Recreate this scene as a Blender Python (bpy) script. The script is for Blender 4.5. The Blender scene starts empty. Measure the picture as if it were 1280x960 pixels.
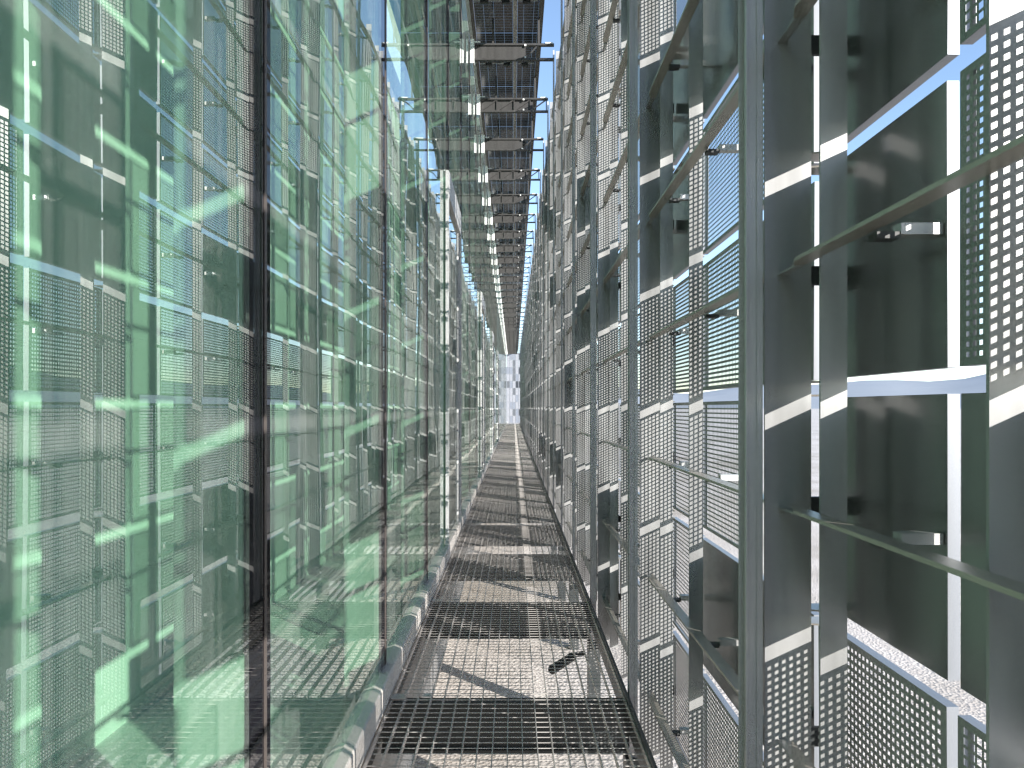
import bpy, math, random
from mathutils import Vector
random.seed(7)
S = bpy.context.scene
COL = S.collection
W = bpy.data.worlds.new("World"); S.world = W; W.use_nodes = True
W.cycles.sampling_method = 'NONE'
try: S.cycles.use_denoising = True; S.cycles.denoising_prefilter = 'NONE'; S.cycles.denoising_input_passes = 'RGB'; S.cycles.filter_width = 1.4; S.cycles.use_adaptive_sampling = False
except Exception: pass
S.cycles.max_bounces = 10; S.cycles.transparent_max_bounces = 24
S.cycles.glossy_bounces = 6; S.cycles.diffuse_bounces = 4
S.cycles.caustics_reflective = False; S.cycles.caustics_refractive = False
S.cycles.sample_clamp_indirect = 2.5

# ------------------------------------------------------------------ sizes (metres)
B = 2.0                    # bay length along the gallery
NB = 37                    # bays
PZ = 0.653                 # height of a row of screen panels
G0 = 1.657                 # height of the open slot at eye level
GAP = 0.055
XO = 0.905                 # plane of the screen panels
XG = -0.735                # glass plane
EYE = 1.6
ZT = 7.85                   # gallery roof
GZ = -1.07                 # gravel
END = 78.0
def slot(j): return G0 + PZ * j
ROWS = range(-3, 9)

# ------------------------------------------------------------------ helpers
class MB:
    def __init__(s): s.v = []; s.f = []; s.m = []; s.uv = {}
    def box(s, x0, x1, y0, y1, z0, z1, m=0):
        n = len(s.v)
        s.v += [(x0,y0,z0),(x1,y0,z0),(x1,y1,z0),(x0,y1,z0),(x0,y0,z1),(x1,y0,z1),(x1,y1,z1),(x0,y1,z1)]
        for q in ((3,2,1,0),(4,5,6,7),(0,1,5,4),(1,2,6,5),(2,3,7,6),(3,0,4,7)):
            s.f.append(tuple(n+i for i in q)); s.m.append(m)
        return s
    def poly(s, pts, m=0):
        n = len(s.v); s.v += [tuple(p) for p in pts]; s.f.append(tuple(range(n, n+len(pts)))); s.m.append(m); return s
    def prism(s, pts, axis, a, b, m=0):
        """pts: 2-D outline; extruded along axis 'x','y','z' from a to b"""
        def P(p, t):
            if axis == 'x': return (t, p[0], p[1])
            if axis == 'y': return (p[0], t, p[1])
            return (p[0], p[1], t)
        n = len(s.v); k = len(pts)
        s.v += [P(p, a) for p in pts] + [P(p, b) for p in pts]
        s.f.append(tuple(range(n+k-1, n-1, -1))); s.m.append(m)
        s.f.append(tuple(range(n+k, n+2*k))); s.m.append(m)
        for i in range(k):
            j = (i+1) % k
            s.f.append((n+i, n+j, n+k+j, n+k+i)); s.m.append(m)
        return s
    def bar(s, p, q, w, m=0):
        p = Vector(p); q = Vector(q); d = (q-p).normalized()
        u = d.cross(Vector((0,1,0)))
        if u.length < 1e-3: u = d.cross(Vector((0,0,1)))
        u.normalize(); v = d.cross(u).normalized()
        n = len(s.v)
        for c in (p, q):
            for a, b in ((-1,-1),(1,-1),(1,1),(-1,1)):
                s.v.append(tuple(c + u*a*w/2 + v*b*w/2))
        for r in ((3,2,1,0),(4,5,6,7),(0,1,5,4),(1,2,6,5),(2,3,7,6),(3,0,4,7)):
            s.f.append(tuple(n+i for i in r)); s.m.append(m)
        return s
    def tube(s, path, radii, seg=14, m=0, cap=True):
        n0 = len(s.v); P = [Vector(p) for p in path]
        for i, p in enumerate(P):
            d = (P[min(i+1, len(P)-1)] - P[max(i-1, 0)]).normalized()
            u = d.cross(Vector((0,0,1)))
            if u.length < 1e-3: u = Vector((1,0,0))
            u.normalize(); w = d.cross(u)
            for k in range(seg):
                a = 2*math.pi*k/seg
                s.v.append(tuple(p + (u*math.cos(a) + w*math.sin(a))*radii[i]))
        for i in range(len(P)-1):
            for k in range(seg):
                a = n0+i*seg+k; b = n0+i*seg+(k+1) % seg
                s.f.append((a, b, b+seg, a+seg)); s.m.append(m)
        if cap:
            s.f.append(tuple(n0+k for k in range(seg-1,-1,-1))); s.m.append(m)
            e = n0+(len(P)-1)*seg; s.f.append(tuple(e+k for k in range(seg))); s.m.append(m)
        return s
    def mesh(s, name, *mats):
        me = bpy.data.meshes.new(name); me.from_pydata(s.v, [], s.f)
        for m in mats: me.materials.append(m)
        if len(mats) > 1: me.polygons.foreach_set('material_index', s.m)
        me.update(); return me
def link(name, me, parent=None, loc=(0,0,0)):
    o = bpy.data.objects.new(name, me); COL.objects.link(o); o.location = loc
    if parent: o.parent = parent
    return o
def tag(o, label=None, cat=None, group=None, kind=None):
    if label: o['label'] = label
    if cat: o['category'] = cat
    if group: o['group'] = group
    if kind: o['kind'] = kind
    return o
def copy_tree(o, loc, parent=None):
    c = o.copy(); COL.objects.link(c)
    if parent: c.parent = parent
    else: c.location = loc
    for ch in o.children: copy_tree(ch, None, c)
    return c
NUM = ['zeroth','first','second','third','fourth','fifth','sixth','seventh','eighth','ninth','tenth','eleventh','twelfth','thirteenth',
  'fourteenth','fifteenth','sixteenth','seventeenth','eighteenth','nineteenth','twentieth']
TENS = {2:'twenty',3:'thirty',4:'forty'}
def nth(n):
    if n <= 20: return NUM[n]
    if n % 10 == 0: return {30:'thirtieth',40:'fortieth'}[n]
    return TENS[n//10] + '-' + NUM[n % 10]

# ------------------------------------------------------------------ materials
def mat(name):
    m = bpy.data.materials.new(name); m.use_nodes = True
    return m, m.node_tree.nodes, m.node_tree.links
def metal(name, col, metallic, rough, var=0.12, scale=2.0, streak=True, bump=0.0):
    m, n, l = mat(name); p = n['Principled BSDF']
    p.inputs['Metallic'].default_value = metallic
    tc = n.new('ShaderNodeTexCoord'); mp = n.new('ShaderNodeMapping')
    mp.inputs['Scale'].default_value = (scale*4, scale*4, scale*0.35) if streak else (scale,)*3
    l.new(tc.outputs['Object'], mp.inputs['Vector'])
    t = n.new('ShaderNodeTexNoise'); t.inputs['Scale'].default_value = 1.5; t.inputs['Detail'].default_value = 5
    oi = n.new('ShaderNodeObjectInfo'); ad = n.new('ShaderNodeVectorMath'); ad.operation = 'ADD'
    sc = n.new('ShaderNodeVectorMath'); sc.operation = 'SCALE'; sc.inputs['Scale'].default_value = 37.0
    cb = n.new('ShaderNodeCombineXYZ'); 
    for k in ('X','Y','Z'): l.new(oi.outputs['Random'], cb.inputs[k])
    l.new(cb.outputs[0], sc.inputs[0]); l.new(mp.outputs[0], ad.inputs[0]); l.new(sc.outputs[0], ad.inputs[1])
    l.new(ad.outputs[0], t.inputs['Vector'])
    r = n.new('ShaderNodeValToRGB')
    r.color_ramp.elements[0].position = 0.3; r.color_ramp.elements[1].position = 0.72
    r.color_ramp.elements[0].color = tuple(c*(1-var) for c in col)+(1,)
    r.color_ramp.elements[1].color = tuple(min(1, c*(1+var)) for c in col)+(1,)
    l.new(t.outputs['Fac'], r.inputs['Fac']); l.new(r.outputs['Color'], p.inputs['Base Color'])
    mr = n.new('ShaderNodeMapRange'); mr.inputs['To Min'].default_value = max(0.03, rough-0.08); mr.inputs['To Max'].default_value = rough+0.1
    l.new(t.outputs['Fac'], mr.inputs['Value']); l.new(mr.outputs[0], p.inputs['Roughness'])
    if bump:
        t2 = n.new('ShaderNodeTexNoise'); t2.inputs['Scale'].default_value = 5.0
        l.new(tc.outputs['Object'], t2.inputs['Vector'])
        b = n.new('ShaderNodeBump'); b.inputs['Strength'].default_value = bump; b.inputs['Distance'].default_value = 0.02
        l.new(t2.outputs['Fac'], b.inputs['Height']); l.new(b.outputs[0], p.inputs['Normal'])
    return m
M_fin = metal('anodised_fin', (0.35,0.35,0.345), 0.25, 0.34, 0.34, 1.6)
M_perf = metal('perforated_sheet', (0.33,0.33,0.32), 0.35, 0.40)
M_solid = metal('dark_glossy_sheet', (0.25,0.245,0.245), 0.7, 0.2, 0.25, 1.2, True, 0.05)
M_edge = metal('bare_edge', (0.26,0.275,0.30), 0.3, 0.4, 0.08)
M_post = metal('post_steel', (0.50,0.48,0.48), 0.15, 0.3)
M_rail = metal('rail_steel', (0.46,0.42,0.37), 0.5, 0.35, 0.15, 2, False)
M_galv = metal('galvanised', (0.50,0.50,0.49), 0.6, 0.38, 0.2, 6, False)
M_grate = metal('grating_steel', (0.58,0.55,0.52), 0.4, 0.45, 0.2, 3, False)
M_dark = metal('dark_steel', (0.05,0.055,0.055), 0.3, 0.45)
M_brown = metal('brown_steel', (0.13,0.11,0.10), 0.3, 0.4)
M_kerb = metal('kerb_aluminium', (0.80,0.75,0.69), 0.0, 0.5, 0.1, 3, False)
M_white = metal('white_frame', (0.78,0.78,0.77), 0.0, 0.4, 0.05)
M_truss = metal('truss_paint', (0.07,0.068,0.066), 0.3, 0.4)
M_plaster = metal('white_plaster', (0.78,0.80,0.79), 0.0, 0.8, 0.05, 0.6, False)
M_column = metal('column_render', (0.50,0.53,0.53), 0.0, 0.8, 0.1, 0.8, False)
M_ifloor = metal('interior_floor', (0.58,0.60,0.58), 0.0, 0.35, 0.12, 1.5, False)
M_conc = metal('concrete', (0.30,0.29,0.28), 0.0, 0.85, 0.2, 2, False)
M_rubber = metal('black_rubber', (0.04,0.042,0.042), 0.0, 0.5, 0.3, 8, False)

def alpha_perf(name, hole):
    m, n, l = mat(name); p = n['Principled BSDF']; out = n['Material Output']
    p.inputs['Base Color'].default_value = (0.33,0.33,0.32,1); p.inputs['Metallic'].default_value = 0.35; p.inputs['Roughness'].default_value = 0.4
    uv = n.new('ShaderNodeUVMap'); uv.uv_map = 'UVMap'; sp = n.new('ShaderNodeSeparateXYZ'); l.new(uv.outputs[0], sp.inputs[0])
    res = []
    for k in ('X','Y'):
        d = n.new('ShaderNodeMath'); d.operation = 'FRACT'; l.new(sp.outputs[k], d.inputs[0])
        a = n.new('ShaderNodeMath'); a.operation = 'SUBTRACT'; l.new(d.outputs[0], a.inputs[0]); a.inputs[1].default_value = 0.5
        b = n.new('ShaderNodeMath'); b.operation = 'ABSOLUTE'; l.new(a.outputs[0], b.inputs[0])
        c = n.new('ShaderNodeMath'); c.operation = 'LESS_THAN'; l.new(b.outputs[0], c.inputs[0]); c.inputs[1].default_value = hole/PITCH/2
        res.append(c)
    mu = n.new('ShaderNodeMath'); mu.operation = 'MULTIPLY'; l.new(res[0].outputs[0], mu.inputs[0]); l.new(res[1].outputs[0], mu.inputs[1])
    tr = n.new('ShaderNodeBsdfTransparent'); mx = n.new('ShaderNodeMixShader')
    l.new(mu.outputs[0], mx.inputs[0]); l.new(p.outputs[0], mx.inputs[1]); l.new(tr.outputs[0], mx.inputs[2]); l.new(mx.outputs[0], out.inputs['Surface'])
    return m
PITCH = 0.0205; H_FINE = 0.0098; H_COARSE = 0.0136
M_afine = alpha_perf('fine_perforation', H_FINE); M_acoarse = alpha_perf('coarse_perforation', H_COARSE)

def glass_mat(name, tint, ior, wav):
    m, n, l = mat(name); n.remove(n['Principled BSDF']); out = n['Material Output']
    tr = n.new('ShaderNodeBsdfTransparent'); tr.inputs[0].default_value = tint+(1,)
    gl = n.new('ShaderNodeBsdfGlossy'); gl.inputs['Roughness'].default_value = 0.0; gl.inputs['Color'].default_value = (0.93,0.97,0.94,1)
    lw = n.new('ShaderNodeLayerWeight'); lw.inputs['Blend'].default_value = 0.5
    pw = n.new('ShaderNodeMath'); pw.operation = 'POWER'; l.new(lw.outputs['Facing'], pw.inputs[0]); pw.inputs[1].default_value = 4.0
    fr = n.new('ShaderNodeMath'); fr.operation = 'MULTIPLY_ADD'; l.new(pw.outputs[0], fr.inputs[0]); fr.inputs[1].default_value = 1-ior; fr.inputs[2].default_value = ior
    tc = n.new('ShaderNodeTexCoord'); mp = n.new('ShaderNodeMapping'); mp.inputs['Scale'].default_value = (1,0.8,0.55)
    geo = n.new('ShaderNodeNewGeometry'); l.new(geo.outputs['Position'], mp.inputs['Vector'])
    t = n.new('ShaderNodeTexNoise'); t.inputs['Scale'].default_value = 1.0; t.inputs['Detail'].default_value = 1.0; l.new(mp.outputs[0], t.inputs['Vector'])
    b = n.new('ShaderNodeBump'); b.inputs['Strength'].default_value = 1.0; b.inputs['Distance'].default_value = wav; l.new(t.outputs['Fac'], b.inputs['Height'])
    l.new(b.outputs[0], gl.inputs['Normal'])
    mx = n.new('ShaderNodeMixShader'); l.new(fr.outputs[0], mx.inputs[0]); l.new(tr.outputs[0], mx.inputs[1]); l.new(gl.outputs[0], mx.inputs[2])
    dm = n.new('ShaderNodeMapping'); dm.inputs['Scale'].default_value = (3,3,0.4); l.new(geo.outputs['Position'], dm.inputs['Vector'])
    dn = n.new('ShaderNodeTexNoise'); dn.inputs['Scale'].default_value = 2.5; dn.inputs['Detail'].default_value = 7; dn.inputs['Roughness'].default_value = 0.7; l.new(dm.outputs[0], dn.inputs['Vector'])
    dr = n.new('ShaderNodeMapRange'); dr.inputs['From Min'].default_value = 0.35; dr.inputs['From Max'].default_value = 0.8; dr.inputs['To Min'].default_value = 0.03; dr.inputs['To Max'].default_value = 0.15
    l.new(dn.outputs['Fac'], dr.inputs['Value'])
    df = n.new('ShaderNodeBsdfDiffuse'); df.inputs['Color'].default_value = (0.75,0.8,0.76,1)
    m2 = n.new('ShaderNodeMixShader'); l.new(dr.outputs[0], m2.inputs[0]); l.new(mx.outputs[0], m2.inputs[1]); l.new(df.outputs[0], m2.inputs[2])
    l.new(m2.outputs[0], out.inputs['Surface'])
    return m
M_glass = glass_mat('green_glass', (0.67,0.94,0.75), 0.24, 0.0045)
M_clear = glass_mat('grey_glass', (0.40,0.44,0.43), 0.2, 0.003)
m, n, l = mat('black_frit'); n['Principled BSDF'].inputs['Base Color'].default_value = (0.012,0.012,0.016,1)
n['Principled BSDF'].inputs['Roughness'].default_value = 0.02; n['Principled BSDF'].inputs['IOR'].default_value = 1.75
M_frit = m

# photovoltaic glass: dark cells with clear joints that let the sky through
m, n, l = mat('photovoltaic_glass'); p = n['Principled BSDF']; out = n['Material Output']
p.inputs['Base Color'].default_value = (0.02,0.025,0.03,1); p.inputs['Roughness'].default_value = 0.12
tc = n.new('ShaderNodeTexCoord'); sp = n.new('ShaderNodeSeparateXYZ'); l.new(tc.outputs['Object'], sp.inputs[0])
parts = []
for k, pit, wd in (('X', 0.158, 0.03), ('Y', 0.083, 0.04)):
    d = n.new('ShaderNodeMath'); d.operation = 'DIVIDE'; l.new(sp.outputs[k], d.inputs[0]); d.inputs[1].default_value = pit
    f = n.new('ShaderNodeMath'); f.operation = 'FRACT'; l.new(d.outputs[0], f.inputs[0])
    c = n.new('ShaderNodeMath'); c.operation = 'LESS_THAN'; l.new(f.outputs[0], c.inputs[0]); c.inputs[1].default_value = wd
    parts.append(c)
mxm = n.new('ShaderNodeMath'); mxm.operation = 'MAXIMUM'; l.new(parts[0].outputs[0], mxm.inputs[0]); l.new(parts[1].outputs[0], mxm.inputs[1])
tr = n.new('ShaderNodeBsdfTransparent'); tr.inputs[0].default_value = (0.42,0.36,0.30,1)
mx = n.new('ShaderNodeMixShader'); l.new(mxm.outputs[0], mx.inputs[0]); l.new(p.outputs[0], mx.inputs[1]); l.new(tr.outputs[0], mx.inputs[2]); l.new(mx.outputs[0], out.inputs['Surface'])
M_pv = m

# gravel
m, n, l = mat('gravel'); p = n['Principled BSDF']; p.inputs['Roughness'].default_value = 0.95
tc = n.new('ShaderNodeTexCoord')
v1 = n.new('ShaderNodeTexVoronoi'); v1.inputs['Scale'].default_value = 32; l.new(tc.outputs['Object'], v1.inputs['Vector'])
t2 = n.new('ShaderNodeTexNoise'); t2.inputs['Scale'].default_value = 0.5; t2.inputs['Detail'].default_value = 8; l.new(tc.outputs['Object'], t2.inputs['Vector'])
r1 = n.new('ShaderNodeValToRGB'); l.new(v1.outputs['Color'], r1.inputs['Fac'])
r1.color_ramp.elements[0].color = (0.50,0.45,0.405,1); r1.color_ramp.elements[1].color = (0.74,0.67,0.60,1)
r2 = n.new('ShaderNodeValToRGB'); l.new(t2.outputs['Fac'], r2.inputs['Fac'])
r2.color_ramp.elements[0].color = (0.62,0.60,0.55,1); r2.color_ramp.elements[1].color = (1,1,1,1); r2.color_ramp.elements[0].position = 0.3; r2.color_ramp.elements[1].position = 0.55
mm = n.new('ShaderNodeMixRGB'); mm.blend_type = 'MULTIPLY'; mm.inputs[0].default_value = 1.0
l.new(r1.outputs[0], mm.inputs[1]); l.new(r2.outputs[0], mm.inputs[2]); l.new(mm.outputs[0], p.inputs['Base Color'])
bp = n.new('ShaderNodeBump'); bp.inputs['Strength'].default_value = 0.4; bp.inputs['Distance'].default_value = 0.02
l.new(v1.outputs['Distance'], bp.inputs['Height']); l.new(bp.outputs[0], p.inputs['Normal'])
M_gravel = m
m, n, l = mat('hill_haze_tint'); p = n['Principled BSDF']; p.inputs['Roughness'].default_value = 1.0
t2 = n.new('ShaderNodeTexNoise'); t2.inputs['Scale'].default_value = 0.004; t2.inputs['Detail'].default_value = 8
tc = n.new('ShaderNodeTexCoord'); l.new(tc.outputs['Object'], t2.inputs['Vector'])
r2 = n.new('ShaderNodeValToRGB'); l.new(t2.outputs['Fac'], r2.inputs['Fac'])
r2.color_ramp.elements[0].color = (0.24,0.27,0.30,1); r2.color_ramp.elements[1].color = (0.36,0.38,0.40,1)  # pale blue-grey stands in for aerial haze, painted into the base colour
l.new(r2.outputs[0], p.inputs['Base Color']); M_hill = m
def flat(name, col, rough=0.5, trans=0.0):
    m, n, l = mat(name); p = n['Principled BSDF']; p.inputs['Base Color'].default_value = col+(1,); p.inputs['Roughness'].default_value = rough
    t = n.new('ShaderNodeTexNoise'); t.inputs['Scale'].default_value = 8
    b = n.new('ShaderNodeBump'); b.inputs['Strength'].default_value = 0.05; l.new(t.outputs['Fac'], b.inputs['Height']); l.new(b.outputs[0], p.inputs['Normal'])
    return m

# ------------------------------------------------------------------ setting
g = MB(); g.poly([(-4000,-4000,GZ),(4000,-4000,GZ),(4000,4000,GZ),(-4000,4000,GZ)])
tag(link('ground', g.mesh('ground', M_gravel)), kind='structure')
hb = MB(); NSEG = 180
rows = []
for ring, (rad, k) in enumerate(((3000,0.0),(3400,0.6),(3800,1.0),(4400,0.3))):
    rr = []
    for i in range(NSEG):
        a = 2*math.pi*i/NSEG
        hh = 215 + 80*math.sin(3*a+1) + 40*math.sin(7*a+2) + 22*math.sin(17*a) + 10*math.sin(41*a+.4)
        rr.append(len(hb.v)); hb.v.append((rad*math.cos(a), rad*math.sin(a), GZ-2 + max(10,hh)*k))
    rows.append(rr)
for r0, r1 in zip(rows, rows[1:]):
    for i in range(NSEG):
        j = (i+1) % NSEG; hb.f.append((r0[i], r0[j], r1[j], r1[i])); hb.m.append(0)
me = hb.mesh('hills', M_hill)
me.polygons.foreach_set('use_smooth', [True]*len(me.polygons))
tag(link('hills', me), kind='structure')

# interior behind the glass: floor slab, plinth, back wall
b = MB(); b.box(-2.2, XG-0.045, -8, END+1, -0.3, -0.02)
tag(link('floor', b.mesh('interior_floor', M_ifloor)), kind='structure')
b = MB(); b.box(-1.0, XG-0.02, -8, END+1, GZ-0.2, -0.302)
tag(link('plinth_wall', b.mesh('plinth_wall', M_conc)), 'dark concrete plinth wall under the green glass facade', 'wall')
b = MB(); b.box(-2.2, -2.0, -8, END+1, -0.02, ZT+0.3)
tag(link('interior_wall', b.mesh('interior_wall', M_plaster)), 'pale interior wall seen through the green glass', 'wall')

# ------------------------------------------------------------------ screen panels
PH = PZ - GAP; PL = B/3 - 0.04; PD = 0.026
YC = (0.482, 1.148, 1.815)          # panel centres in a bay, from its near post
def sheet(kind):
    b = MB()
    y0, y1 = -PL/2, PL/2
    if kind == 'solid':
        b.poly([(0,y0,0),(0,y1,0),(0,y1,PH),(0,y0,PH)], 0)
    else:
        hole = H_FINE if kind == 'fine' else H_COARSE
        def lines(a, c):
            nn = int((c-a-0.012)/PITCH); o = (a+c)/2 - nn*PITCH/2
            L = [a]
            for i in range(nn):
                L += [o+(i+.5)*PITCH-hole/2, o+(i+.5)*PITCH+hole/2]
            return L+[c]
        ys = lines(y0, y1); zs = lines(0, PH)
        idx = {}
        for i, y in enumerate(ys):
            for j, z in enumerate(zs):
                idx[i,j] = len(b.v); b.v.append((0,y,z))
        for i in range(len(ys)-1):
            for j in range(len(zs)-1):
                if i % 2 == 1 and j % 2 == 1: continue
                b.f.append((idx[i,j], idx[i+1,j], idx[i+1,j+1], idx[i,j+1])); b.m.append(0)
    t = 0.002
    e = 0.0005
    b.box(e, PD, y0, y0+t, 0, PH, 1); b.box(e, PD, y1-t, y1, 0, PH, 1)
    b.box(e, PD, y0+t, y1-t, 0, t, 1); b.box(e, PD, y0+t, y1-t, PH-t, PH, 1)
    b.box(PD-0.002, PD, y0+t, y0+0.014, t, PH-t, 1); b.box(PD-0.002, PD, y1-0.014, y1-t, t, PH-t, 1)
    return b.mesh('panel_'+kind, M_solid if kind == 'solid' else M_perf, M_edge)
ME = {k: sheet(k) for k in ('solid','fine','coarse')}
# clip at the far end of the slot, bracket back to the rail
cl = MB(); cl.prism([(-0.055, PL/2-0.07), (-0.001, PL/2-0.09), (-0.001, PL/2-0.005), (-0.12, PL/2-0.015)], 'z', 0, 0.005)
ME_clipb = cl.mesh('clip', M_rail)
rb = MB(); rb.box(-0.09, -0.002, -PL/2+0.01, -PL/2+0.045, PH/2-0.018, PH/2+0.006); rb.box(-0.14, -0.091, -PL/2+0.012, -PL/2+0.05, PH/2-0.026, PH/2-0.012, 1)
ME_rb = rb.mesh('rail_bracket', M_galv, M_rubber)

# what each cell of the near screen is: (bay, column 0 near .. 2 far, row)
fixed = {}
def setc(bay, c, d):
    for r, k in d.items(): fixed[bay,c,r] = k
F, C_, SO, NO = 'fine', 'coarse', 'solid', None
setc(1, 2, {8:F,7:SO,6:F,5:F,4:C_,3:F,2:SO,1:SO,0:SO,-1:SO,-2:F,-3:F})
setc(1, 1, {5:F,4:SO,3:C_,2:C_,1:C_,0:F,-1:SO,-2:C_,-3:F})
setc(1, 0, {8:SO,7:SO,6:SO,5:F,4:SO,3:SO,2:SO,1:SO,0:SO,-1:NO,-2:SO,-3:F})
setc(0, 2, {6:C_,5:C_,4:C_,3:C_,2:C_,1:C_,0:C_,-1:C_,-2:C_,-3:F})
setc(2, 2, {5:F,4:C_,3:C_,2:SO,1:SO,0:F,-1:C_,-2:C_,-3:F})
setc(2, 1, {4:F,3:C_,2:SO,1:C_,0:F,-1:C_,-2:SO,-3:F})
setc(2, 0, {7:SO,6:SO,5:SO,4:SO,3:NO,2:SO,1:F,0:SO,-1:NO,-2:SO,-3:F})
setc(3, 0, {4:C_,3:SO,2:SO,1:F,0:SO,-1:C_,-2:SO,-3:F})
setc(3, 2, {4:C_,3:C_,2:C_,1:SO,0:F,-1:C_,-2:SO,-3:SO})
setc(3, 1, {3:F,2:C_,1:C_,0:C_,-1:F,-2:F})
setc(4, 2, {3:SO,2:F,1:SO,0:F,-1:C_,-2:F,-3:F})
def cell(bay, c, r):
    if (bay,c,r) in fixed: return fixed[bay,c,r]
    rnd = random.Random(bay*977 + c*131 + r*17 + 5)
    x = rnd.random()
    return 'fine' if x < 0.42 else 'coarse' if x < 0.80 else 'solid'
LOOK = {'fine':'finely perforated grey', 'coarse':'openly perforated grey', 'solid':'dark glossy solid'}
THIRD = ('near third', 'middle', 'far third')
def rowword(r):
    return f'{nth(r+1)} row above eye level' if r >= 0 else f'{nth(-r)} row below eye level'
NEARB = 8
proto = {}
for bay in range(1, NEARB+1):
    for c in range(3):
        for r in ROWS:
            k = cell(bay, c, r)
            if k is None: continue
            loc = (XO, (bay-1)*B+YC[c], slot(r)+GAP/2)
            jit = random.Random(bay*31+c*7+r)
            kk = (k, c == 2)
            if kk not in proto:
                o = link('solid_panel' if k == 'solid' else 'perforated_panel', ME[k], None, loc)
                if c == 2: link('corner_clip', ME_clipb, o, (0,0,PH+0.004)); link('corner_clip', ME_clipb, o, (0,0,-0.012))
                link('rail_bracket', ME_rb, o, (0,0,0))
                proto[kk] = o
            else: o = copy_tree(proto[kk], loc)
            o.rotation_euler = (0, jit.uniform(-.006,.006), jit.uniform(-.008,.008))
            tag(o, f'{LOOK[k]} screen panel, {rowword(r)}, {THIRD[c]} of {nth(bay)} bay', 'screen panel', 'screen panels on the outer facade')
# all the others, far along the gallery and behind the camera, as one sheet set
b = MB(); uvs = []
for bay in [x for x in range(-4, NB+1) if not 1 <= x <= NEARB]:
    for c in range(3):
        for r in ROWS:
            k = cell(bay, c, r); mi = {'fine':0,'coarse':1,'solid':2}[k]
            y = (bay-1)*B+YC[c]; z = slot(r)+GAP/2
            b.poly([(XO,y-PL/2,z),(XO,y+PL/2,z),(XO,y+PL/2,z+PH),(XO,y-PL/2,z+PH)], mi)
            a = (y-PL/2)/PITCH; d = z/PITCH
            uvs.append(((0,0),(round(PL/PITCH),0),(round(PL/PITCH),round(PH/PITCH)),(0,round(PH/PITCH))))
            for yy in (y-PL/2, y+PL/2-0.003):
                n0 = len(b.f); b.box(XO+0.001, XO+PD, yy, yy+0.003, z, z+PH, 3); uvs += [((0,0),)*4]*6
            b.box(XO+0.001, XO+PD, y-PL/2, y+PL/2, z+PH-0.003, z+PH-0.0005, 3); uvs += [((0,0),)*4]*6
me = b.mesh('far_panels', M_afine, M_acoarse, M_solid, M_edge)
ul = me.uv_layers.new(name='UVMap')
flatuv = []
for poly in me.polygons:
    for kk in range(4): flatuv += list(uvs[poly.index][kk])
ul.data.foreach_set('uv', flatuv)
tag(link('distant_screen_panels', me), 'distant perforated and solid screen panels further along the outer facade', 'screen panels', None, 'stuff')

# ------------------------------------------------------------------ fins, posts, rails
ZB, ZTOP = -0.34, 7.56
FIN = [('broad', 0.705, 0.835, 2.02, 'beside its post'), ('narrow', 0.78, 0.848, 1.83, 'just before the broad fin'), ('slim', 0.773, 0.834, 1.17, 'in the middle of its bay')]
for nm, x0, x1, yy, w in FIN:
    f = MB(); f.box(x0, x1, 0, 0.008, ZB, ZTOP); f.box(x1-0.004, x1-0.0002, 0.0085, 0.03, ZB, ZTOP)
    mef = f.mesh('fin_'+nm, M_fin)
    for bay in range(-2, NB+1):
        y = (bay-1)*B + yy
        if bay >= 1:
            tag(link('facade_fin', mef, None, (0,y,0)), f'{nm} grey upright metal fin {w}, {nth(bay)} bay of the screen', 'fin', 'upright fins of the outer screen')
        elif bay >= -1:
            tag(link('facade_fin', mef, None, (0,y,0)), f'{nm} grey upright metal fin behind the camera', 'fin', 'upright fins of the outer screen')
pm = MB()
pm.box(0.642,0.688,-0.006,0.002,ZB,ZTOP); pm.box(0.642,0.646,-0.012,-0.0062,ZB,ZTOP); pm.box(0.672,0.688,-0.012,-0.0062,ZB,ZTOP); pm.box(0.658,0.665,0.0022,0.05,ZB,ZTOP); pm.box(0.642,0.680,0.0502,0.056,ZB,ZTOP)
mep = pm.mesh('post', M_post)
pf = MB(); pf.box(0.656,0.682,-0.006,0.002,ZB,ZTOP); pf.box(0.665,0.672,0.0022,0.036,ZB,ZTOP); pf.box(0.656,0.682,0.0362,0.042,ZB,ZTOP); mepf = pf.mesh('post_slim', M_post)
bm_ = MB(); bm_.box(0.62,0.72,-0.045,0.08,ZB-0.75,ZB); mefoot = bm_.mesh('post_foot', M_dark)
for bay in range(0, NB+1):
    y = bay*B
    o = tag(link('facade_post', mepf if bay > 3 else mep, None, (0,y,0)), f'slender green-grey steel post at the far end of {nth(bay)} bay' if bay else 'slender green-grey steel post behind the camera', 'post', 'steel posts along the walkway')
    link('post_foot', mefoot, o)
rl = MB(); rl.prism([(0.715,-0.04),(0.770,-0.04),(0.770,-1.93),(0.715,-1.93)][::1], 'z', 0, 0.010)
rl = MB(); rl.prism([(0.770,1.995),(0.725,1.86),(0.725,0.085),(0.770,0.085)], 'z', -0.005, 0.005)
mer = rl.mesh('rail', M_rail)
tb = MB(); tb.box(0.72,0.900,2.036,2.050,-0.035,0.018); metb = tb.mesh('tie_bar', M_dark)
lg = MB(); lg.box(0.740,0.766,1.90,2.018,-0.012,-0.0055); lg.box(0.748,0.758,1.93,1.94,-0.018,-0.0122); lg.box(0.748,0.758,1.97,1.98,-0.018,-0.0122); melg = lg.mesh('bolted_lug', M_galv)
for bay in range(1, 25):
    for r in ROWS:
        o = link('screen_rail', mer, None, (0,(bay-1)*B,slot(r)+PZ/2))
        tag(o, f'flat grey horizontal rail behind the {rowword(r)}, {nth(bay)} bay', 'rail', 'horizontal rails of the outer screen')
        if bay <= 5: link('tie_bar', metb, o); link('bolted_lug', melg, o)
b = MB()
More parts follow.
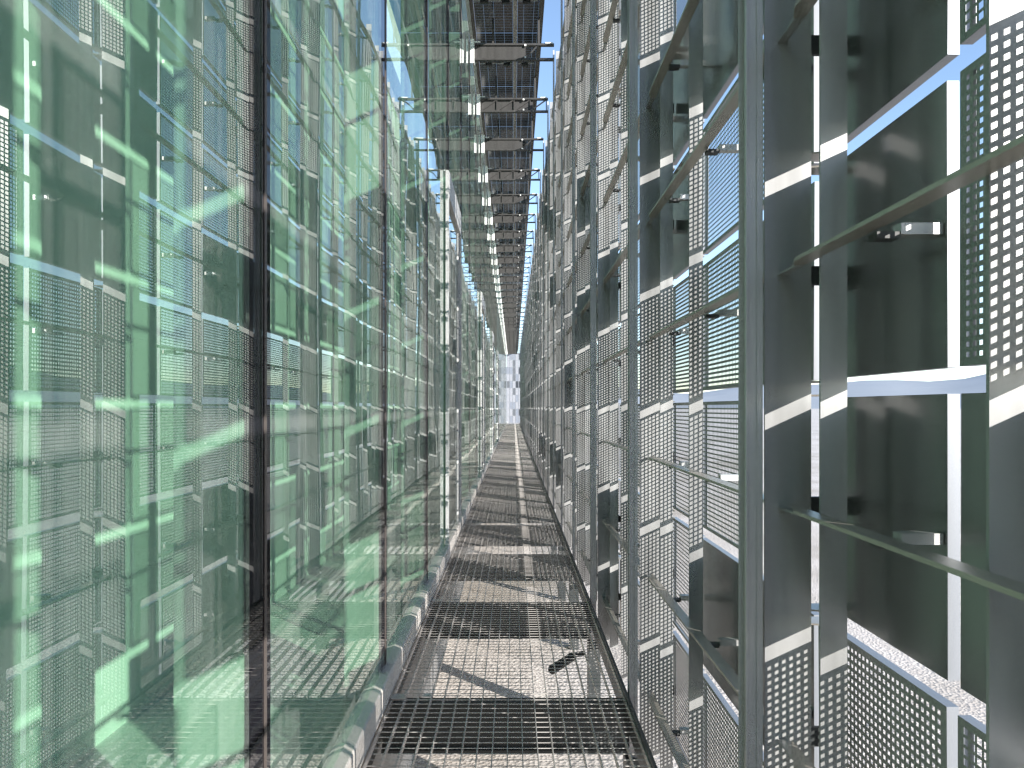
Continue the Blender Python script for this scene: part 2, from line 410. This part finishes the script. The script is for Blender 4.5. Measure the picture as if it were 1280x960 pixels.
for bay in list(range(-3,1))+list(range(25,NB+1)):
    for r in ROWS:
        y = (bay-1)*B; z = slot(r)+PZ/2; b.box(0.725,0.770,y+0.09,y+1.96,z-0.005,z+0.005)
tag(link('distant_rails', b.mesh('distant_rails', M_rail)), 'distant horizontal rails far along the outer screen', 'rails', None, 'stuff')

# ------------------------------------------------------------------ glass wall
pane = MB(); pane.box(XG-0.0005, XG, 0.17, 2.0, 0.16, ZT-0.1)
pane = MB(); pane.poly([(XG,0.178,0.132),(XG,2.0,0.132),(XG,2.0,ZT-0.1),(XG,0.178,ZT-0.1)])
mepane = pane.mesh('pane', M_glass)
fr = MB(); fr.box(XG-0.012, XG, 0.003, 0.176, 0.132, ZT-0.1)
mefrit = fr.mesh('frit', M_frit)
mu = MB(); mu.box(XG+0.0005, XG+0.0035, 0.118, 0.136, 0.132, ZT-0.1)
memu = mu.mesh('mullion', M_brown, M_dark)
DOORS = range(4, 20, 4)         # glazed doors every fourth bay
for bay in range(0, NB+1):
    y = (bay-1)*B
    where = f'{nth(bay)} bay from the camera' if bay else 'behind the camera'
    d = bay-1 in DOORS
    o = tag(link('glass_pane', mepane, None, (0,y,0)), f'tall green tinted glass pane, {where}', 'glass pane', 'glass panes of the inner facade')
    link('black_edge_strip', mefrit, o); link('glazing_bar', memu, o)
ic = MB(); ic.box(-0.94,-0.75,-0.01,0.05,-0.018,ZT+0.2)
mec = ic.mesh('column', M_column)
for k in range(0, 17):
    tag(link('interior_column', mec, None, (0,k*B,0)), (f'pale upright column behind the glass, at the end of {nth(k)} bay' if k else 'pale upright column behind the glass beside the camera'), 'column', 'columns behind the glass')
for n_, k in enumerate(DOORS):
    y = k*B - 0.35
    e = bpy.data.objects.new('door_frame', None); COL.objects.link(e); e.location = (XG, y, 0.128)
    tag(e, f'white metal frame standing on the glass wall, {nth(n_+1)} along the walkway', 'door frame', 'white frames on the glass wall')
    HJ = 4.0
    if n_ == 0:
        j1 = MB(); j1.box(0.012,0.045,0,0.06,0.002,HJ); J1 = j1.mesh('jamb', M_white)
        j2 = MB(); j2.box(0.012,0.050,1.72,1.80,0.002,HJ); J2 = j2.mesh('jamb', M_white)
        h = MB(); h.box(0.012,0.050,0.051,1.719,HJ-0.28,HJ); HD = h.mesh('header', M_white)
        gp = MB(); gp.box(0.014,0.018,0.051,1.719,0.02,HJ-0.281); GP = gp.mesh('door_glass', M_clear)
        ml = MB(); ml.box(0.019,0.027,1.56,1.585,0.02,HJ-0.282); ML = ml.mesh('stile', M_white)
    link('jamb', J1, e); link('jamb', J2, e); link('header', HD, e); link('door_glass', GP, e); link('stile', ML, e)

# head transom where the glass meets the roof
b = MB(); b.box(XG+0.001,XG+0.06,-6,END,ZT-0.099,ZT+0.05); b.box(XG+0.0605,XG+0.11,-6,END,ZT-0.06,ZT+0.05,1)
tag(link('head_transom', b.mesh('transom', M_galv, M_brown)), 'shiny steel transom along the top of the glass wall', 'transom')

# ------------------------------------------------------------------ kerb and floor
b = MB(); b.prism([(XG-0.03,-0.06),(XG+0.052,-0.06),(XG+0.052,0.122),(XG+0.044,0.130),(XG-0.03,0.130)], 'y', -6, END)
o = tag(link('kerb', b.mesh('kerb', M_kerb)), 'pale metal kerb running along the foot of the glass wall', 'kerb')
jp = MB(); jp.box(XG+0.0525,XG+0.055,0,0.012,-0.02,0.084)
mej = jp.mesh('joint_cover', M_galv)
for k in range(1, 40): pass
FX0, FX1 = XG+0.065, 0.612
gr = MB(); nX = 18; pX = (FX1-FX0)/nX; nY = 35; L = B-0.03; pY = L/nY; th = 0.0042
for i in range(nX+1):
    x = FX0+i*pX; gr.box(x-th/2, x+th/2, 0, L, -0.032, 0.0)
for j in range(nY+1):
    y = j*pY; gr.box(FX0, FX1, y-0.0020, y+0.0020, -0.0042, -0.001)
meg = gr.mesh('grating', M_grate)
cb_ = MB(); cb_.prism([(FX0-0.005,L-0.06),(FX0+0.075,L-0.06),(FX0+0.075,L-0.0),(FX0-0.005,L-0.0)], 'z', 0.002, 0.006); cb_.box(FX0+0.07,FX0+0.076,L-0.06,L,0.0062,0.03)
mecl = cb_.mesh('hold_down_clip', M_galv)
cb2 = MB(); cb2.box(FX0+0.17,FX0+0.21,L-0.03,L+0.01,0.002,0.006); mecl2 = cb2.mesh('hold_down_clip', M_galv)
for k in range(0, NB):
    o = tag(link('floor_grating', meg, None, (0,k*B+0.04,0)), (f'open steel walkway grating, {nth(k+1)} section from the camera'), 'grating', 'walkway gratings')
    if k < 8: link('hold_down_clip', mecl, o); link('hold_down_clip', mecl2, o)
bb = MB(); bb.box(XG+0.0,0.66,-0.035,0.035,-0.055,-0.036); bb.box(XG+0.0,0.66,-0.006,0.006,-0.30,-0.0552); bb.box(XG,0.66,-0.035,0.035,-0.32,-0.3002)
meb = bb.mesh('floor_beam', M_dark)
for k in range(0, NB+1):
    tag(link('floor_beam', meb, None, (0,k*B+0.03,0)), (f'dark steel beam under the grating at the end of {nth(k)} section' if k else 'dark steel beam under the grating at the camera'), 'beam', 'beams under the walkway')
b = MB(); b.box(0.615,0.632,-6,END,-0.14,0.022); b.box(0.6325,0.70-0.062,-6,END,-0.14,-0.13)
tag(link('edge_channel', b.mesh('edge_channel', M_dark)), 'dark steel channel edging the walkway beside the posts', 'channel')

# short length of black corrugated pipe lying under the grating
pp = MB(); path = []; rad = []
for i in range(33):
    t = i/32; path.append((0.42-0.30*t*0.9, 4.95-0.42*t, GZ+0.75+0.0)); rad.append(0.046 if i % 2 else 0.038)
pp.tube([(0.40-0.155*i/24, 4.92-0.25*i/24, -0.10) for i in range(25)], [0.031 if i % 2 else 0.025 for i in range(25)])
o = tag(link('corrugated_pipe', pp.mesh('pipe', M_rubber)), 'short black corrugated pipe end lying just under the walkway grating', 'pipe')
st = MB(); st.tube([(0.395,4.915,-0.10),(0.43,4.95,-0.095),(0.49,4.96,-0.09)], [0.018,0.018,0.018]); link('hose_tail', st.mesh('tail', M_rubber), o)

# ------------------------------------------------------------------ gallery roof
def pvm(x0, x1):
    b = MB(); b.poly([(x0,0.003,0),(x0,B-0.003,0),(x1,B-0.003,0),(x1,0.003,0)]); return b.mesh('pv', M_pv)
mpA, mpB = pvm(XG+0.115, -0.012), pvm(0.062, 0.39)
cbm = MB(); cbm.box(XG+0.12,-0.02,B/2-0.012,B/2+0.012,-0.03,-0.004)
mecA = cbm.mesh('cable_tray', M_galv)
cbm = MB(); cbm.box(0.07,0.37,B/2-0.012,B/2+0.012,-0.03,-0.004); mecB = cbm.mesh('cable_tray', M_galv)
jb = MB(); jb.box(-0.06,0.06,B/2-0.03,B/2+0.03,-0.07,-0.031); mejb = jb.mesh('junction_box', M_rubber)
for k in range(0, 39):
    for mm_, cc, nm, cx in ((mpA, mecA, 'wide', (-0.45,-0.12)), (mpB, mecB, 'narrow', (0.2,))):
        o = tag(link('solar_panel', mm_, None, (0,k*B,ZT)), f'{nm} dark solar panel with pale cell lines in the roof, {nth(k+1)} bay', 'solar panel', 'solar panels in the gallery roof')
        link('crossbar', cc, o)
        for x in cx: link('junction_box', mejb, o, (x,0,0))
b = MB(); b.box(-0.010,0.030,-6,END,ZT-0.07,ZT+0.03); b.box(0.0305,0.060,-6,END,ZT-0.045,ZT+0.03,1)
tag(link('roof_purlin', b.mesh('purlin', M_rail, M_galv)), 'slim grey purlin running down the middle of the roof', 'purlin')
b = MB(); b.box(0.392,0.47,-6,END,ZT-0.08,ZT+0.03)
tag(link('roof_edge_beam', b.mesh('edge_beam', M_brown)), 'brown edge beam between the roof and the sky slot', 'beam')
def truss(solid):
    e = bpy.data.objects.new('roof_truss', None); COL.objects.link(e)
    x0, x1 = XG+0.115, 0.64
    z0, z1 = 7.10, 7.36
    a = MB(); a.box(x0,x1,-0.03,0.03,z1-0.03,z1); link('top_chord', a.mesh('top_chord', M_truss), e)
    a = MB(); a.box(x0,x1,-0.03,0.03,z0,z0+0.03); link('bottom_chord', a.mesh('bottom_chord', M_truss), e)
    a = MB(); a.box(-0.34,-0.31,-0.012,0.012,z1+0.0002,ZT-0.075); a.box(0.385,0.415,-0.012,0.012,z1+0.0002,ZT-0.082); link('hanger', a.mesh('hanger', M_truss), e)
    a = MB()
    if solid:
        a.box(x0,0.19,-0.004,0.004,z0+0.0305,z1-0.0305); a.bar((0.20,0,z0+.03),(0.37,0,z1-.03),0.02)
    else:
        xs = [x0+.02,-0.32,-0.30,0.0,0.02,0.30,0.32,0.6]
        for q in range(0,8,2):
            a.bar((xs[q],0,z0+.03),(xs[q+1],0,z1-.03),0.02)
            a.box(xs[q+1]+0.0,xs[q+1]+0.018,-0.01,0.01,z0+0.0305,z1-0.0305)
    link('web', a.mesh('web', M_truss), e)
    if not solid:
        a = MB(); a.box(x0+.02,0.36,0.02,0.024,z0+0.035,z1-0.035); link('infill_sheet', a.mesh('infill', M_truss), e)
    a = MB(); a.box(XG+0.05,XG+0.115,-0.05,-0.042,z0-0.06,z1+0.06); a.box(XG+0.004,XG+0.012,-0.05,0.05,z0-0.06,z1+0.06); a.box(XG+0.107,XG+0.1145,-0.041,0.05,z0-0.06,z1+0.06); a.box(XG+0.115,XG+0.21,-0.05,-0.031,z1+0.005,z1+0.02)
    link('end_bracket', a.mesh('end_bracket', M_white), e)
    for q in ((0.17,0.2,-0.045,-0.031,z0+0.02,z0+0.05), (0.17,0.2,-0.045,-0.031,z1-0.05,z1-0.02), (0.50,0.62,-0.045,-0.031,z1-0.01,z1+.01)):
        a = MB(); a.box(*q); link('splice_plate', a.mesh('splice', M_white), e)
    return e
tA, tB = truss(True), truss(False)
usedT = set()
for k in range(1, NB+1):
    src = tA if k in (6,8,20,22,26) or (k < 6 and k % 2 == 0) else tB
    if id(src) in usedT: e = copy_tree(src, (0,k*B-0.6,0))
    else: e = src; e.location = (0,k*B-0.6,0); usedT.add(id(src))
    tag(e, f'{"plated" if src is tA else "open braced"} dark steel roof truss with white end bracket, {nth(k)} from the camera', 'truss', 'roof trusses of the gallery')

# ------------------------------------------------------------------ far end wall
MW = [flat('frosted_pale', (0.25,0.26,0.29)), flat('frosted_blue', (0.17,0.19,0.23)), flat('frosted_dim', (0.09,0.10,0.115)), flat('frosted_dark', (0.025,0.03,0.04))]
e = bpy.data.objects.new('end_wall', None); COL.objects.link(e); e.location = (0, END+0.6, 0)
tag(e, 'pale gridded end wall closing the far end of the walkway', 'end wall')
b = MB(); cols = [-0.74,-0.42,-0.10,0.22,0.54,0.92]; rz = [-0.02+0.76*i for i in range(11)]
for x in cols: b.box(x-0.02,x+0.02,-0.03,0.03,-1.0,7.7)
for z in rz:
    for i in range(5): b.box(cols[i]+0.0202,cols[i+1]-0.0202,-0.02,0.02,z-0.02,z+0.02)
link('grid_frame', b.mesh('grid_frame', M_edge), e)
rnd = random.Random(3)
cells = []
for kk in range(4):
    c = MB(); c.box(0.022,0.298,-0.008,0.0,0.022,0.738); cells.append(c.mesh('end_pane', MW[kk]))
darks = {(4,7):3,(4,9):3,(4,5):3,(3,5):3,(2,8):2,(2,7):2,(2,6):2,(2,4):2,(4,1):3,(0,5):2,(1,5):1,(2,1):2}
for i in range(5):
    for j in range(10):
        kk = darks.get((i,j), 0 if rnd.random() < 0.7 else 1)
        q = link('end_pane', cells[kk], e, (cols[i],0,rz[j]))
        if i == 4: q.scale = (0.38/0.32,1,1)

# ------------------------------------------------------------------ light, sky, camera
el = math.atan(0.46/math.sqrt(2))
sky = W.node_tree.nodes.new('ShaderNodeTexSky'); sky.sky_type = 'NISHITA'; sky.sun_disc = False
sky.sun_elevation = el; sky.sun_rotation = math.radians(135); sky.air_density = 0.8; sky.dust_density = 0.3; sky.ozone_density = 1.1
bg = W.node_tree.nodes['Background']; W.node_tree.links.new(sky.outputs[0], bg.inputs['Color']); bg.inputs['Strength'].default_value = 0.15
L = bpy.data.lights.new('sun', 'SUN'); L.energy = 4.0; L.angle = math.radians(0.5); L.color = (1.0,0.96,0.91)
lo = bpy.data.objects.new('sun', L); COL.objects.link(lo)
lo.rotation_euler = Vector((-1,1,-0.46)).to_track_quat('-Z','Y').to_euler(); lo.location = (10,-10,12)
cd = bpy.data.cameras.new('camera'); cam = bpy.data.objects.new('camera', cd); COL.objects.link(cam); S.camera = cam
cam.location = (0,0,EYE); cam.rotation_euler = (math.radians(90),0,0)
cd.sensor_width = 36; cd.lens = 36*900/1280; cd.shift_y = 30/1280; cd.shift_x = -2/1280
cd.clip_start = 0.05; cd.clip_end = 9000
vs = S.view_settings; vs.view_transform = 'Standard'; vs.look = 'None'; vs.gamma = 1; vs.exposure = 1.25; vs.use_curve_mapping = False
